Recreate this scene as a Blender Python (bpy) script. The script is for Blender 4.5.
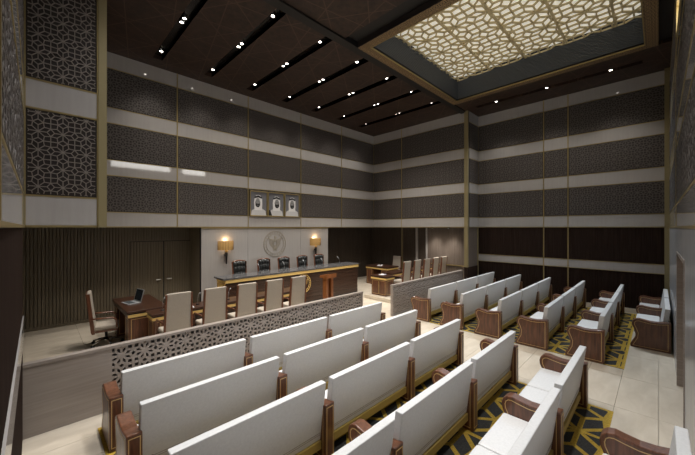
import bpy, bmesh, math, random
from mathutils import Vector, Matrix
random.seed(4)
for o in list(bpy.data.objects): bpy.data.objects.remove(o, do_unlink=True)
SC = bpy.context.scene
COL = SC.collection
H = 2.8                      # eye height; the plan below is measured in eye heights
PI = math.pi

# ------------------------------------------------------------------ camera
cam = bpy.data.cameras.new('camera'); cam.sensor_width = 36.0; cam.lens = 36.0*311.0/695.0
cam.clip_start = 0.02; cam.clip_end = 100
camo = bpy.data.objects.new('camera', cam); COL.objects.link(camo)
camo.location = (0, 0, H); camo.rotation_euler = (PI/2, 0, -PI/4)
SC.camera = camo

# ------------------------------------------------------------------ world and view
w = bpy.data.worlds.new('world'); SC.world = w; w.use_nodes = True
w.node_tree.nodes['Background'].inputs[0].default_value = (0.6, 0.65, 0.75, 1)
w.node_tree.nodes['Background'].inputs[1].default_value = 0.05
SC.view_settings.view_transform = 'Standard'; SC.view_settings.look = 'None'
SC.view_settings.gamma = 1.0; SC.view_settings.use_curve_mapping = False
SC.view_settings.exposure = 0.0

SPOT_STAGE = 95.0           # watts of one ceiling downlight over the stage
SPOT_AUD = 245.0             # watts of one ceiling downlight over the pews
SKY_GLOW = 0.46              # radiance of the luminous ceiling panel
WINDOW_GLOW = 5.5            # radiance of the lit booth window in the back wall

# ------------------------------------------------------------------ plan (metres)
XL, XR = -0.05*H, 4.97*H
YB, YS, YF, YW = -0.085*H, 2.13*H, 3.90*H, 4.27*H
ZC = H + 1.76*H
SX0, SX1 = 0.27*H, 4.615*H    # stage box side walls
WXL, WXR = -0.9*H, XR         # lower stage extents
BANDS = [(0.0, .155, 'm'), (.155, .525, 'l'), (.525, .68, 'm'), (.68, 1.05, 'l'), (1.05, 1.205, 'm'), (1.205, 1.60, 'l'), (1.60, 1.76, 'm')]

# ------------------------------------------------------------------ materials
MATS = {}
def mat(name, col, rough=.5, metal=0.0, spec=.5, emit=None, es=0.0, coat=0.0):
    m = bpy.data.materials.new(name); m.use_nodes = True
    b = m.node_tree.nodes['Principled BSDF']
    b.inputs['Base Color'].default_value = (*col, 1); b.inputs['Roughness'].default_value = rough
    b.inputs['Metallic'].default_value = metal; b.inputs['Specular IOR Level'].default_value = spec
    b.inputs['Coat Weight'].default_value = coat; b.inputs['Coat Roughness'].default_value = .1
    if emit: b.inputs['Emission Color'].default_value = (*emit, 1); b.inputs['Emission Strength'].default_value = es
    MATS[name] = m; return m
def grain(m, c0, c1, scale=(4, 4, 4), detail=4, nscale=3.0, dist=0.0, bump=0.0, lo=.3, hi=.7):
    nt = m.node_tree; N = nt.nodes; L = nt.links; b = N['Principled BSDF']
    tc = N.new('ShaderNodeTexCoord'); mp = N.new('ShaderNodeMapping'); mp.inputs['Scale'].default_value = scale
    L.new(tc.outputs['Object'], mp.inputs['Vector'])
    nz = N.new('ShaderNodeTexNoise'); nz.inputs['Scale'].default_value = nscale; nz.inputs['Detail'].default_value = detail
    nz.inputs['Distortion'].default_value = dist
    L.new(mp.outputs['Vector'], nz.inputs['Vector'])
    cr = N.new('ShaderNodeValToRGB'); cr.color_ramp.elements[0].color = (*c0, 1); cr.color_ramp.elements[1].color = (*c1, 1)
    cr.color_ramp.elements[0].position = lo; cr.color_ramp.elements[1].position = hi
    L.new(nz.outputs['Fac'], cr.inputs['Fac']); L.new(cr.outputs['Color'], b.inputs['Base Color'])
    if bump:
        bp = N.new('ShaderNodeBump'); bp.inputs['Strength'].default_value = bump; bp.inputs['Distance'].default_value = .01
        L.new(nz.outputs['Fac'], bp.inputs['Height']); L.new(bp.outputs['Normal'], b.inputs['Normal'])
    return m
M_MARBLE = grain(mat('white_marble', (.5, .47, .45), .05), (.42, .40, .385), (.45, .43, .415), (6, 6, .4), 5, 3)
M_MARBLE.node_tree.nodes['Principled BSDF'].inputs['IOR'].default_value = 1.8
M_SCREENM = grain(mat('taupe_marble', (.3, .26, .23), .35), (.29, .25, .22), (.37, .32, .285), (.5, .5, 14), 5, 2.2)
M_BACKM = grain(mat('grey_marble', (.4, .39, .39), .2), (.44, .44, .455), (.52, .52, .53), (3, 3, .5), 5, 3)
M_GOLD = mat('brushed_gold', (.42, .33, .15), .38, .75)
M_GOLDB = mat('bright_gold', (.82, .57, .20), .45, .0)
M_INLAY = mat('gold_inlay', (.60, .40, .17), .45, .1)
M_BRASSP = mat('painted_gold', (.30, .25, .13), .5, .2)
M_PEWGOLD = mat('pew_gold', (.40, .29, .08), .55, .1)
M_LATT = mat('taupe_lattice', (.125, .11, .102), .5)
M_LATTP = mat('pale_lattice', (.27, .235, .21), .45)
M_LATTB = mat('lattice_backing', (.028, .021, .019), .6)
M_LATTB2 = mat('taupe_backing', (.045, .037, .034), .6)
M_DARKW = grain(mat('dark_ribbed_wood', (.03, .02, .015), .8, spec=.05), (.022, .013, .010), (.04, .026, .02), (20, 20, .7), 4, 2)
M_OLIVEW = grain(mat('olive_ribbed_wood', (.05, .04, .03), .45), (.125, .103, .070), (.175, .146, .102), (20, 20, .7), 4, 2)
M_STAGEW = grain(mat('taupe_ribbed_wood', (.05, .04, .03), .45), (.12, .095, .078), (.17, .14, .118), (20, 20, .7), 4, 2)
M_UMBER = grain(mat('umber_ribbed_wood', (.06, .045, .035), .6, spec=.2), (.058, .045, .036), (.09, .072, .058), (20, 20, .7), 4, 2)
M_CEIL = grain(mat('dark_ceiling_wood', (.03, .02, .015), .5), (.014, .0062, .0035), (.040, .019, .011), (1, 1, 1), 3, 9)
M_BLACK = mat('matt_black', (.006, .005, .005), .5)
M_SLOT = mat('glossy_slot', (.010, .008, .007), .22)
M_FLOOR = grain(mat('cream_floor_marble', (.6, .54, .45), .16), (.62, .545, .44), (.75, .675, .56), (1, 3, 1), 6, 1.6, .6)
M_JOINT = mat('floor_joint', (.50, .44, .36), .6)
M_WALNUT = grain(mat('walnut', (.09, .04, .025), .3, coat=.3), (.032, .013, .0075), (.075, .032, .018), (1.5, 12, 12), 5, 2.5, .8)
M_WALNUTV = grain(mat('walnut_upright', (.09, .04, .025), .35, coat=.25), (.072, .026, .0125), (.178, .070, .033), (12, 12, 1.2), 5, 2.2, .8)
M_RED = grain(mat('red_walnut', (.16, .06, .03), .3, coat=.3), (.11, .038, .018), (.20, .075, .035), (10, 10, 1.2), 5, 2.2, .6)
M_ORANGE = grain(mat('orange_wood', (.3, .11, .03), .35), (.17, .056, .017), (.28, .10, .03), (10, 10, 1.2), 5, 2.2, .6)
M_BENCHW = grain(mat('bench_wood', (.05, .026, .018), .35), (.032, .016, .011), (.075, .040, .026), (.8, .8, 16), 5, 2)
M_GRANITE = grain(mat('grey_granite', (.07, .07, .072), .12), (.07, .07, .073), (.145, .145, .15), (1, 1, 1), 6, 60)
M_LEATHW = grain(mat('white_leather', (.72, .70, .68), .48), (.62, .62, .62), (.68, .68, .68), (1, 1, 1), 4, 40, bump=.05)
M_CREAM = grain(mat('cream_fabric', (.42, .37, .31), .8), (.38, .335, .28), (.47, .415, .35), (1, 1, 1), 3, 90)
M_BLEATH = mat('black_leather', (.032, .035, .036), .28)
M_CARPY = grain(mat('yellow_carpet', (.4, .26, .03), .95), (.42, .27, .03), (.66, .45, .07), (1, 1, 1), 3, 60, bump=.4)
M_CARPD = grain(mat('charcoal_carpet', (.03, .03, .033), .95), (.030, .030, .030), (.060, .059, .056), (1, 1, 1), 3, 60, bump=.4)
M_GREYSL = mat('grey_metal_slat', (.10, .112, .13), .5, .1)
M_FRAMEL = mat('bronze_lattice', (.30, .20, .10), .45, .2)
M_SKYBAR = mat('gold_strap', (.60, .50, .29), .5, .0)
M_CHROME = mat('chrome', (.5, .5, .5), .2, 1.0)
M_SATIN = mat('satin_steel', (.75, .75, .74), .45, .2)
M_DMETAL = mat('dark_metal', (.03, .03, .032), .35, .6)
M_PAPER = mat('white_paper', (.75, .74, .76), .7)
M_SILVER = mat('silver_plastic', (.5, .52, .54), .35, .4)
M_SCREEN = mat('dark_display', (.02, .03, .04), .1)
M_KEYS = mat('dark_keys', (.05, .06, .07), .5)
M_GREYP = mat('print_grey', (.15, .15, .165), .5)
M_WHITEP = mat('print_white', (.72, .72, .72), .5)
M_ROBEP = mat('print_robe_grey', (.55, .55, .56), .5)
M_BLACKP = mat('print_black', (.012, .012, .012), .5)
M_SKINP = mat('print_skin_grey', (.27, .27, .27), .5)
M_WINGLASS = mat('booth_glass', (.8, .8, .8), .2, emit=(1, .97, .92), es=WINDOW_GLOW)
M_SKYL = mat('luminous_ceiling', (.8, .78, .7), .6, emit=(1.0, .96, .83), es=SKY_GLOW)
M_LAMP = mat('lamp_lens', (1, 1, 1), .3, emit=(1, .93, .84), es=14.0)
M_SHADE = mat('amber_shade', (.42, .26, .09), .6, emit=(1, .58, .2), es=.2)
M_SHADER = mat('amber_shade_rib', (.25, .13, .03), .5)
M_BULB = mat('bulb_glow', (1, .9, .7), .4, emit=(1, .72, .36), es=5.0)
# faint incised lines on the ceiling wood
def ceil_lines(m):
    nt = m.node_tree; N = nt.nodes; L = nt.links; b = N['Principled BSDF']
    src = b.inputs['Base Color'].links[0].from_socket
    tc = N.new('ShaderNodeTexCoord'); acc = None
    for ang in (12, 52, 101, 147):
        mp = N.new('ShaderNodeMapping'); mp.inputs['Rotation'].default_value = (0, 0, math.radians(ang))
        L.new(tc.outputs['Object'], mp.inputs['Vector'])
        wv = N.new('ShaderNodeTexWave'); wv.inputs['Scale'].default_value = .33; wv.inputs['Distortion'].default_value = 2.5
        wv.inputs['Detail'].default_value = 0; wv.inputs['Detail Scale'].default_value = .12
        L.new(mp.outputs['Vector'], wv.inputs['Vector'])
        gt = N.new('ShaderNodeMath'); gt.operation = 'GREATER_THAN'; gt.inputs[1].default_value = .9985
        L.new(wv.outputs['Fac'], gt.inputs[0])
        if acc is None: acc = gt.outputs[0]
        else:
            mx = N.new('ShaderNodeMath'); mx.operation = 'MAXIMUM'; L.new(acc, mx.inputs[0]); L.new(gt.outputs[0], mx.inputs[1]); acc = mx.outputs[0]
    mix = N.new('ShaderNodeMix'); mix.data_type = 'RGBA'
    L.new(acc, mix.inputs['Factor']); L.new(src, mix.inputs[6]); mix.inputs[7].default_value = (.070, .040, .025, 1)
    L.new(mix.outputs[2], b.inputs['Base Color'])
ceil_lines(M_CEIL)

# ------------------------------------------------------------------ mesh helpers
class MB:
    def __init__(s): s.v = []; s.f = []; s.sm = []
    def add(s, vs, fs, smooth=False):
        n = len(s.v); s.v += [tuple(p) for p in vs]; s.f += [tuple(i+n for i in f) for f in fs]; s.sm += [smooth]*len(fs); return s
    def box(s, x0, x1, y0, y1, z0, z1, top=None):
        # top = (dx0, dx1, dy0, dy1) moves the upper corners
        a = top or (0, 0, 0, 0)
        vs = [(x0, y0, z0), (x1, y0, z0), (x1, y1, z0), (x0, y1, z0),
              (x0+a[0], y0+a[2], z1), (x1+a[1], y0+a[2], z1), (x1+a[1], y1+a[3], z1), (x0+a[0], y1+a[3], z1)]
        return s.add(vs, [(0, 3, 2, 1), (4, 5, 6, 7), (0, 1, 5, 4), (1, 2, 6, 5), (2, 3, 7, 6), (3, 0, 4, 7)])
    def prism_x(s, prof, x0, x1, smooth=False):      # prof: (y,z) list
        n = len(prof); vs = [(x0, y, z) for y, z in prof]+[(x1, y, z) for y, z in prof]
        fs = [tuple(range(n))[::-1], tuple(range(n, 2*n))]
        for i in range(n): j = (i+1) % n; fs.append((i, j, n+j, n+i))
        return s.add(vs, fs, smooth)
    def prism_z(s, prof, z0, z1, smooth=False):      # prof: (x,y) list
        n = len(prof); vs = [(x, y, z0) for x, y in prof]+[(x, y, z1) for x, y in prof]
        fs = [tuple(range(n))[::-1], tuple(range(n, 2*n))]
        for i in range(n): j = (i+1) % n; fs.append((i, j, n+j, n+i))
        return s.add(vs, fs, smooth)
    def prism_y(s, prof, y0, y1, smooth=False):      # prof: (x,z) list
        n = len(prof); vs = [(x, y0, z) for x, z in prof]+[(x, y1, z) for x, z in prof]
        fs = [tuple(range(n)), tuple(range(n, 2*n))[::-1]]
        for i in range(n): j = (i+1) % n; fs.append((j, i, n+i, n+j))
        return s.add(vs, fs, smooth)
    def tube(s, pts, r, n=8, closed=False):
        pts = [Vector(p) for p in pts]; rs = r if isinstance(r, (list, tuple)) else [r]*len(pts)
        vs = []; fs = []; m = len(pts)
        for i, p in enumerate(pts):
            if closed: d = pts[(i+1) % m]-pts[i-1]
            else: d = pts[min(i+1, m-1)]-pts[max(i-1, 0)]
            d.normalize()
            up = Vector((0, 0, 1)) if abs(d.z) < .95 else Vector((0, 1, 0))
            a = d.cross(up).normalized(); b = a.cross(d)
            for k in range(n):
                t = 2*PI*k/n; vs.append(p+(a*math.cos(t)+b*math.sin(t))*rs[i])
        for i in range(m if closed else m-1):
            for k in range(n):
                q = ((i+1) % m)*n; fs.append((i*n+k, i*n+(k+1) % n, q+(k+1) % n, q+k))
        if not closed: fs.append(tuple(range(n))[::-1]); fs.append(tuple((m-1)*n+k for k in range(n)))
        return s.add(vs, fs, True)
    def lathe(s, prof, n=16, c=(0, 0, 0), a0=0, a1=2*PI):   # prof (r,z)
        vs = []; fs = []; m = len(prof); full = abs(a1-a0-2*PI) < 1e-6; cnt = n if full else n+1
        for k in range(cnt):
            t = a0+(a1-a0)*k/n
            for r, z in prof: vs.append((c[0]+r*math.cos(t), c[1]+r*math.sin(t), c[2]+z))
        for k in range(n):
            q = (k+1) % cnt
            for i in range(m-1): fs.append((k*m+i, q*m+i, q*m+i+1, k*m+i+1))
        return s.add(vs, fs, True)
    def strip(s, pts, wid, nrm, thick):   # ribbon of flat bars along points lying in a plane with normal nrm
        nrm = Vector(nrm)
        for a, b in zip(pts[:-1], pts[1:]):
            a = Vector(a); b = Vector(b); d = (b-a)
            if d.length < 1e-6: continue
            d.normalize(); t = d.cross(nrm)*wid/2; e = d*wid*.35
            q = [a-e-t, b+e-t, b+e+t, a-e+t]; u = nrm*thick
            s.add(q+[p+u for p in q], [(0, 1, 2, 3), (4, 7, 6, 5), (0, 4, 5, 1), (1, 5, 6, 2), (2, 6, 7, 3), (3, 7, 4, 0)])
        return s
    def mesh(s, name, m):
        me = bpy.data.meshes.new(name); me.from_pydata(s.v, [], s.f); me.materials.append(m)
        me.polygons.foreach_set('use_smooth', s.sm); me.update(); return me
    def build(s, name, m, parent=None, loc=(0, 0, 0), rot=(0, 0, 0), bevel=0):
        return place(name, s.mesh(name, m), parent, loc, rot, bevel)
def place(name, me, parent=None, loc=(0, 0, 0), rot=(0, 0, 0), bevel=0):
    o = bpy.data.objects.new(name, me); COL.objects.link(o)
    o.location = loc; o.rotation_euler = rot
    if parent: o.parent = parent
    if bevel:
        b = o.modifiers.new('bevel', 'BEVEL'); b.width = bevel; b.segments = 2; b.limit_method = 'ANGLE'
    return o
def tag(o, label, cat, group=None):
    o['label'] = label; o['category'] = cat
    if group: o['group'] = group
    return o
def struct(o, label=None):
    o['kind'] = 'structure'
    if label: o['label'] = label
    return o
def thing(name, label, cat, loc=(0, 0, 0), rz=0, group=None):
    o = bpy.data.objects.new(name, None); COL.objects.link(o); o.empty_display_size = .2
    o.location = loc; o.rotation_euler = (0, 0, rz); return tag(o, label, cat, group)
def copy_tree(o, parent=None):
    c = o.copy(); COL.objects.link(c); c.parent = parent
    for ch in list(o.children): copy_tree(ch, c)
    return c

# ------------------------------------------------------------------ strapwork pattern
def clip(a, b, w_, h_):
    (x0, y0), (x1, y1) = a, b; dx, dy = x1-x0, y1-y0; t0, t1 = 0.0, 1.0
    for p, q in ((-dx, x0), (dx, w_-x0), (-dy, y0), (dy, h_-y0)):
        if abs(p) < 1e-9:
            if q < 0: return None
            continue
        r = q/p
        if p < 0: t0 = max(t0, r)
        else: t1 = min(t1, r)
        if t0 >= t1-1e-6: return None
    return (x0+dx*t0, y0+dy*t0), (x0+dx*t1, y0+dy*t1)
def segments(w_, h_, P, N=8, k=.6, ox=0, oy=0, ringr=0):
    half = PI/N; R = P/(2*math.cos(half)); seg = set(); out = []
    def put(a, b):
        key = tuple(sorted(((round(a[0], 3), round(a[1], 3)), (round(b[0], 3), round(b[1], 3)))))
        if key in seg: return
        seg.add(key); c = clip(a, b, w_, h_)
        if c: out.append(c)
    dy = P if N == 8 else P*math.sqrt(3)/2
    for j in range(-2, int(h_/dy)+3):
        for i in range(-2, int(w_/P)+3):
            cx = ox+i*P+(P/2 if (N == 12 and j % 2) else 0); cy = oy+j*dy
            if cx < -P or cx > w_+P or cy < -P or cy > h_+P: continue
            pol = lambda r, t: (cx+r*math.cos(t), cy+r*math.sin(t))
            for q in range(N):
                t = 2*PI*q/N; W = pol(k*R, t); A = pol(R, t-half); B = pol(R, t+half)
                put((cx, cy), W); put(W, A); put(W, B)
                if ringr: put(pol(ringr*R, t), pol(ringr*R, t+2*half))
                if q % 2: G = pol(P/math.sqrt(2) if N == 8 else P/math.sqrt(3), t); put(A, G); put(B, G)
    return out
def lattice(w_, h_, P, wid, depth, N=8, k=.6, ox=0, oy=0, both=False, flat=False, ringr=0):
    mb = MB(); vs = []; fs = []
    for q, ((x0, y0), (x1, y1)) in enumerate(segments(w_, h_, P, N, k, ox, oy, ringr)):
        dd = depth+(q*7 % 17)*.00025
        dx, dy = x1-x0, y1-y0; l = math.hypot(dx, dy)
        if l < 1e-4: continue
        ux, uy = dx/l, dy/l; e = 0 if flat else wid*.15
        nx, ny = -uy*wid/2, ux*wid/2
        n = len(vs)
        c = [(x0-ux*e-nx, y0-uy*e-ny), (x1+ux*e-nx, y1+uy*e-ny), (x1+ux*e+nx, y1+uy*e+ny), (x0-ux*e+nx, y0-uy*e+ny)]
        c = [(min(max(px, 0), w_), min(max(py, 0), h_)) for px, py in c]
        vs += [(px, -dd, py) for px, py in c]
        fs.append((n, n+1, n+2, n+3))
        if not flat:
            vs += [(px, dd-depth, py) for px, py in c]
            fs += [(n, n+4, n+5, n+1), (n+2, n+6, n+7, n+3)]
            if both: fs.append((n+7, n+6, n+5, n+4))
    mb.add(vs, fs); return mb

def ribbed(w_, h_, per=.075, d=.009):
    mb = MB(); n = max(2, int(round(w_/per))); p = w_/n; prof = [(0, 0)]
    for i in range(n):
        x = i*p; prof += [(x+p*.12, 0), (x+p*.22, -d), (x+p*.9, -d), (x+p, 0)]
    vs = [(x, y, 0) for x, y in prof]+[(x, y, h_) for x, y in prof]; m = len(prof)
    mb.add(vs, [(i, i+1, m+i+1, m+i) for i in range(m-1)]); return mb

# ------------------------------------------------------------------ wall decoration in a wall's own frame: x along, -y into the room, z up
_lcache = {}
def lattice_mesh(w_, h_, kind):
    key = (round(w_, 3), round(h_, 3), kind)
    if key not in _lcache:
        if kind == 'near': mb = lattice(w_, h_, .25, .0095, .012, 8, .64, .1, .1); m = M_LATTP
        elif kind == 'mid': mb = lattice(w_, h_, .29, .020, .010, 8, .64, .1, .1); m = M_LATT
        _lcache[key] = mb.mesh('lattice', m)
    return _lcache[key]
_mcache = {}
def boxmesh(name, sx, sy, sz, m):
    key = (name, round(sx, 3), round(sy, 3), round(sz, 3), m.name)
    if key not in _mcache: _mcache[key] = MB().box(0, sx, -sy, 0, 0, sz).mesh(name, m)
    return _mcache[key]
def upper_wall(wall, cuts, z0=H, kind='mid', endgold=True, gold=True):
    for a, b in zip(cuts[:-1], cuts[1:]):
        for lo, hi, t in BANDS:
            za, zb = lo*H, hi*H
            if t == 'm': place('marble_panel', boxmesh('marble_panel', b-a-.03, .022, zb-za-.012, M_MARBLE), wall, (a+.015, 0, z0+za+.006))
            else:
                p = place('lattice_panel', boxmesh('lattice_panel', b-a-.03, .008, zb-za-.012, M_LATTB if kind == 'near' else M_LATTB2), wall, (a+.015, 0, z0+za+.006))
                place('lattice', lattice_mesh(b-a-.07, zb-za-.05, kind), p, (.02, -.008, .02))
                for zz in (za, zb):
                    place('gold_edge', boxmesh('gold_edge', b-a-.03, .026, .022, M_GOLD), wall, (a+.015, 0, z0+zz-.011))
        place('gold_edge', boxmesh('gold_edge', b-a, .03, .03, M_GOLD), wall, (a, 0, z0-.0))
    if gold:
        for c in cuts if endgold else cuts[1:-1]:
            place('gold_strip', boxmesh('gold_strip', .036, .03, 1.76*H, M_GOLD), wall, (c-.018, 0, z0))
def wall(name, x0, x1, thick, z0, z1, loc, rz, m, label=None):
    o = MB().box(x0, x1, 0, thick, z0, z1).build(name, m, None, loc, (0, 0, rz)); return struct(o, label)

# ================================================================== floor
fl = struct(MB().box(WXL, XR+.3, YB-1.2, YW+.3, -.14, -.02).build('floor', M_JOINT))
TX, TY = 1.40, .49
tile = MB().box(.0025, TX-.0025, .0025, TY-.0025, -.02, 0).mesh('floor_tile', M_FLOOR)
nx = int((XR+.3-WXL)/TX)+1; ny = int((YW+.3-(YB-.05))/TY)+1
for i in range(nx):
    for j in range(ny):
        x = -0.60+(i-2)*TX; y = -.49+.48*H*0+j*TY
        if x > XR or y > YW or x+TX < WXL: continue
        # skip tiles that lie outside the walls or behind the camera
        if y < 5.9 and x < -.7: continue
        if y < 1.0 and x < .5: continue
        place('floor_tile', tile, fl, (x, y, 0))

# carpets
def carpet(x0, x1, y0, y1, label, ox, oy):
    c = MB().box(0, x1-x0, 0, y1-y0, 0, .006).build('carpet', M_CARPD, None, (x0, y0, 0))
    mb = lattice(x1-x0, y1-y0, 1.12, .062, 0, 8, .64, ox, oy, flat=True)
    mb.v = [(x, z, .0064-y*.25) for x, y, z in mb.v]
    s = mb.build('yellow_strapwork', M_CARPY, c); s['kind'] = 'stuff'
    b = MB(); W, D = x1-x0, y1-y0
    for a in ((0, W, 0, .05), (0, W, D-.05, D), (0, .05, .05, D-.05), (W-.05, W, .05, D-.05)): b.box(a[0], a[1], a[2], a[3], .006, .0078)
    b.build('yellow_border', M_CARPY, c)
    tag(c, label, 'carpet')
carpet(.215*H, 2.21*H, .172*H, 1.97*H, 'yellow and charcoal patterned carpet under the pews behind the longer pierced screen', .2, .3)
carpet(2.925*H, 4.88*H, .172*H, 1.97*H, 'yellow and charcoal patterned carpet under the pews beside the dark ribbed wall', .5, .1)

# ================================================================== front wall
wf = wall('wall_front_upper', SX0-.25, SX1+.25, YW-YF, H, ZC, (0, YF, 0), 0, M_LATTB2)
cuts = [SX0+i*(SX1-SX0)/5 for i in range(6)]
upper_wall(wf, cuts)
wl = wall('wall_front_lower', WXL, WXR+.3, .3, 0, H+.02, (0, YW, 0), 0, M_OLIVEW)
MX0, MX1 = 1.405*H, 3.44*H
DX0, DX1, DZ = .75*H, 1.44*H, .839*H
ribbed(DX0-WXL, H).build('ribbed_panel', M_OLIVEW, wl, (WXL, 0, 0))
ribbed(DX1-DX0, H-DZ-.03).build('ribbed_panel', M_OLIVEW, wl, (DX0, 0, DZ+.03))
ribbed(WXR-MX1, H).build('ribbed_panel', M_UMBER, wl, (MX1, 0, 0))
MB().box(WXL, DX0, -.03, 0, 0, .09).build('skirting', M_OLIVEW, wl)
# double door
door = struct(MB().box(DX0+.0, DX1, -.012, 0, 0, DZ).build('door_1', M_BLACK, None, (0, YW, 0)), 'flush ribbed wood double door with small chrome handles')
lw = (DX1-DX0)/2
for i in range(2):
    dl = ribbed(lw-.03, DZ-.03).build('door_leaf', M_OLIVEW, door, (DX0+.015+i*lw, -.016, .01))
    xh = lw-.12 if i == 0 else .09
    hd = MB().tube([(xh, -.02, 1.04), (xh, -.075, 1.04)], .02, 8)
    hd.tube([(xh, -.07, 1.04), (xh+(-.13 if i == 0 else .13), -.07, 1.04)], .02, 8)
    hd.build('door_handle', M_SATIN, dl)
# marble wall behind the judges
mw = struct(MB().box(MX0, MX1, .02, YW-YF, 0, H).build('wall_front_marble', M_MARBLE, None, (0, YF, 0)))
xs = [MX0, cuts[2], cuts[3], MX1]
for a, b in zip(xs[:-1], xs[1:]):
    MB().box(a+.004, b-.004, 0, .02, 0, H-.03).build('marble_panel', M_MARBLE, mw)
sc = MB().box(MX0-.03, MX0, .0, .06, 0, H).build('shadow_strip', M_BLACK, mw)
ribbed(YW-YF-.06, H).build('ribbed_panel', M_OLIVEW, mw, (MX0-.002, YW-YF, 0), (0, 0, -PI/2))
MB().box(MX0, MX1, -.028, .02, H-.035, H).build('gold_edge', M_GOLD, mw)

# ================================================================== stage side walls
ws = wall('wall_stage_right_upper', 0, YF-2.08*H, XR-SX1+.25, H, ZC, (SX1, YF, 0), -PI/2, M_LATTB2)
upper_wall(ws, [0, (3.9-3.243)*H, YF-2.08*H], endgold=False)
YR = 2.03*H
wr2 = wall('wall_stage_return', 0, XR-SX1, YS-YR+.3, H, ZC, (SX1, YR, 0), 0, M_LATTB2)
upper_wall(wr2, [.05, XR-SX1], endgold=False)
po = struct(MB().box(4.578*H, 4.613*H, YR-.01, YR+.14, .40*H, ZC).build('trim_1', M_BRASSP, None), 'tall gold corner post running up to the ceiling')
# pier over the screen on the near side
wp = wall('wall_stage_pier', XL, SX0-.09, YF-YS, H, ZC, (0, YS, 0), 0, M_LATTB)
PZ = [(0, .155, 'm'), (.155, .575, 'l'), (.575, .715, 'm'), (.715, 1.23, 'l'), (1.23, 1.385, 'm'), (1.385, 1.76, 'l')]
_b = BANDS; BANDS = PZ
upper_wall(wp, [XL+.02, SX0-.10], kind='near'); BANDS = _b
struct(MB().box(SX0-.10, SX0, YS-.04, YS+.10, H, ZC).build('trim_2', M_BRASSP, None), 'gold corner post hanging above the marble screen')
struct(MB().box(XL, XL+.03, YS-.04, YS, H, ZC).build('trim_3', M_BRASSP, None), 'thin gold strip in the upper wall corner')
struct(MB().box(SX0-.09, SX0, YS+.10, YF, H, ZC).build('wall_stage_left_upper', M_LATTB2))
# lower stage right wall with the doorway
wsl = wall('wall_stage_right_lower', 0, YW-YS, .3, 0, H, (XR, YW, 0), -PI/2, M_STAGEW)
def ys(v): return (4.27-v)*H
for a, b, m in ((4.27, 3.50, M_UMBER), (3.46, 3.17, M_UMBER), (3.13, 2.965, M_UMBER), (2.93, 2.14, M_STAGEW)):
    ribbed(ys(b)-ys(a), H-.02).build('ribbed_panel', m, wsl, (ys(a), -.004, 0))
for v, wd, m in ((3.48, .07, M_BRASSP), (3.15, .12, M_MARBLE), (2.947, .07, M_MARBLE)):
    MB().box(ys(v)-wd/2, ys(v)+wd/2, -.06, 0, 0, H-.01).build('pilaster', m, wsl)
MB().box(ys(2.93), ys(2.16), -.05, -.022, 1.00, 1.045).build('wall_rail', M_GOLD, wsl)
wrl = struct(MB().box(SX1, XR, YR+.02, YR+.12, 0, H).build('wall_stage_return_lower', M_STAGEW))
ribbed(XR-SX1-.01, H-1.12).build('ribbed_panel', M_STAGEW, wrl, (SX1+.01, YR+.02, 1.1))
MB().box(4.578*H, XR, YR-.01, YR+.14, 0, .40*H).build('dark_panel', M_DARKW, wrl)
MB().box(XR-.08, XR-.03, YR-.03, YR+.02, 0, H).build('gold_strip', M_BRASSP, wrl)

# ================================================================== right wall
wr = wall('wall_right', 0, YS-YB+.3, .3, 0, ZC, (XR, YS, 0), -PI/2, M_LATTB2)
yr = lambda v: (2.13-v)*H
RC = [yr(2.03), yr(1.124), yr(.845), yr(-.085)]
upper_wall(wr, RC)
for a, b in zip(RC[:-1], RC[1:]):
    ribbed(b-a-.05, .477*H-.02-.12, .07).build('ribbed_panel', M_DARKW, wr, (a+.025, -.002, .12))
    ribbed(b-a-.05, H-.581*H-.02, .07).build('ribbed_panel', M_DARKW, wr, (a+.025, -.002, .581*H+.015))
    MB().box(a+.02, b-.02, -.024, 0, .477*H, .581*H).build('marble_panel', M_MARBLE, wr)
    for zz in (.477*H, .581*H): MB().box(a+.02, b-.02, -.03, 0, zz-.011, zz+.011).build('gold_edge', M_GOLD, wr)
for c in RC: MB().box(c-.018, c+.018, -.03, 0, .12, H).build('gold_strip', M_GOLD, wr)
struct(MB().box(XR-.16, XR-.03, YB, -.047*H, 0, ZC).build('trim_4', M_BRASSP), 'gold corner post between the ribbed wall and the rear wall')
struct(MB().box(XR-.03, XR, YB, YR, 0, .13).build('baseboard_right', M_FLOOR))

# ================================================================== left wall
wle = wall('wall_left', 0, YS-YB+.3, .3, 0, ZC, (XL, YB-.3, 0), PI/2, M_LATTB2)
a0, a1 = .32, YS-YB+.3
upper_wall(wle, [a0, 2.6, a1], endgold=False)
ribbed(a1-a0, .477*H-.02).build('ribbed_panel', M_DARKW, wle, (a0, -.002, 0))
ribbed(a1-a0, H-.581*H-.02).build('ribbed_panel', M_DARKW, wle, (a0, -.002, .581*H+.015))
MB().box(a0, a1, -.024, 0, .477*H, .581*H).build('marble_panel', M_MARBLE, wle)
struct(MB().box(XL-.3, XL-.001, YS+.0, YS+.02, 0, H).build('wall_left_return', M_DARKW))
struct(MB().box(WXL-.1, WXL, YS, YW, 0, H).build('wall_stage_left_lower', M_OLIVEW))
struct(MB().box(WXL, XL-.3, YS-.1, YS, 0, H).build('wall_stage_left_near', M_OLIVEW))
struct(MB().box(WXL-.1, SX0-.09, YS+.0, YW, H, H+.1).build('wall_stage_left_soffit', M_OLIVEW))

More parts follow.
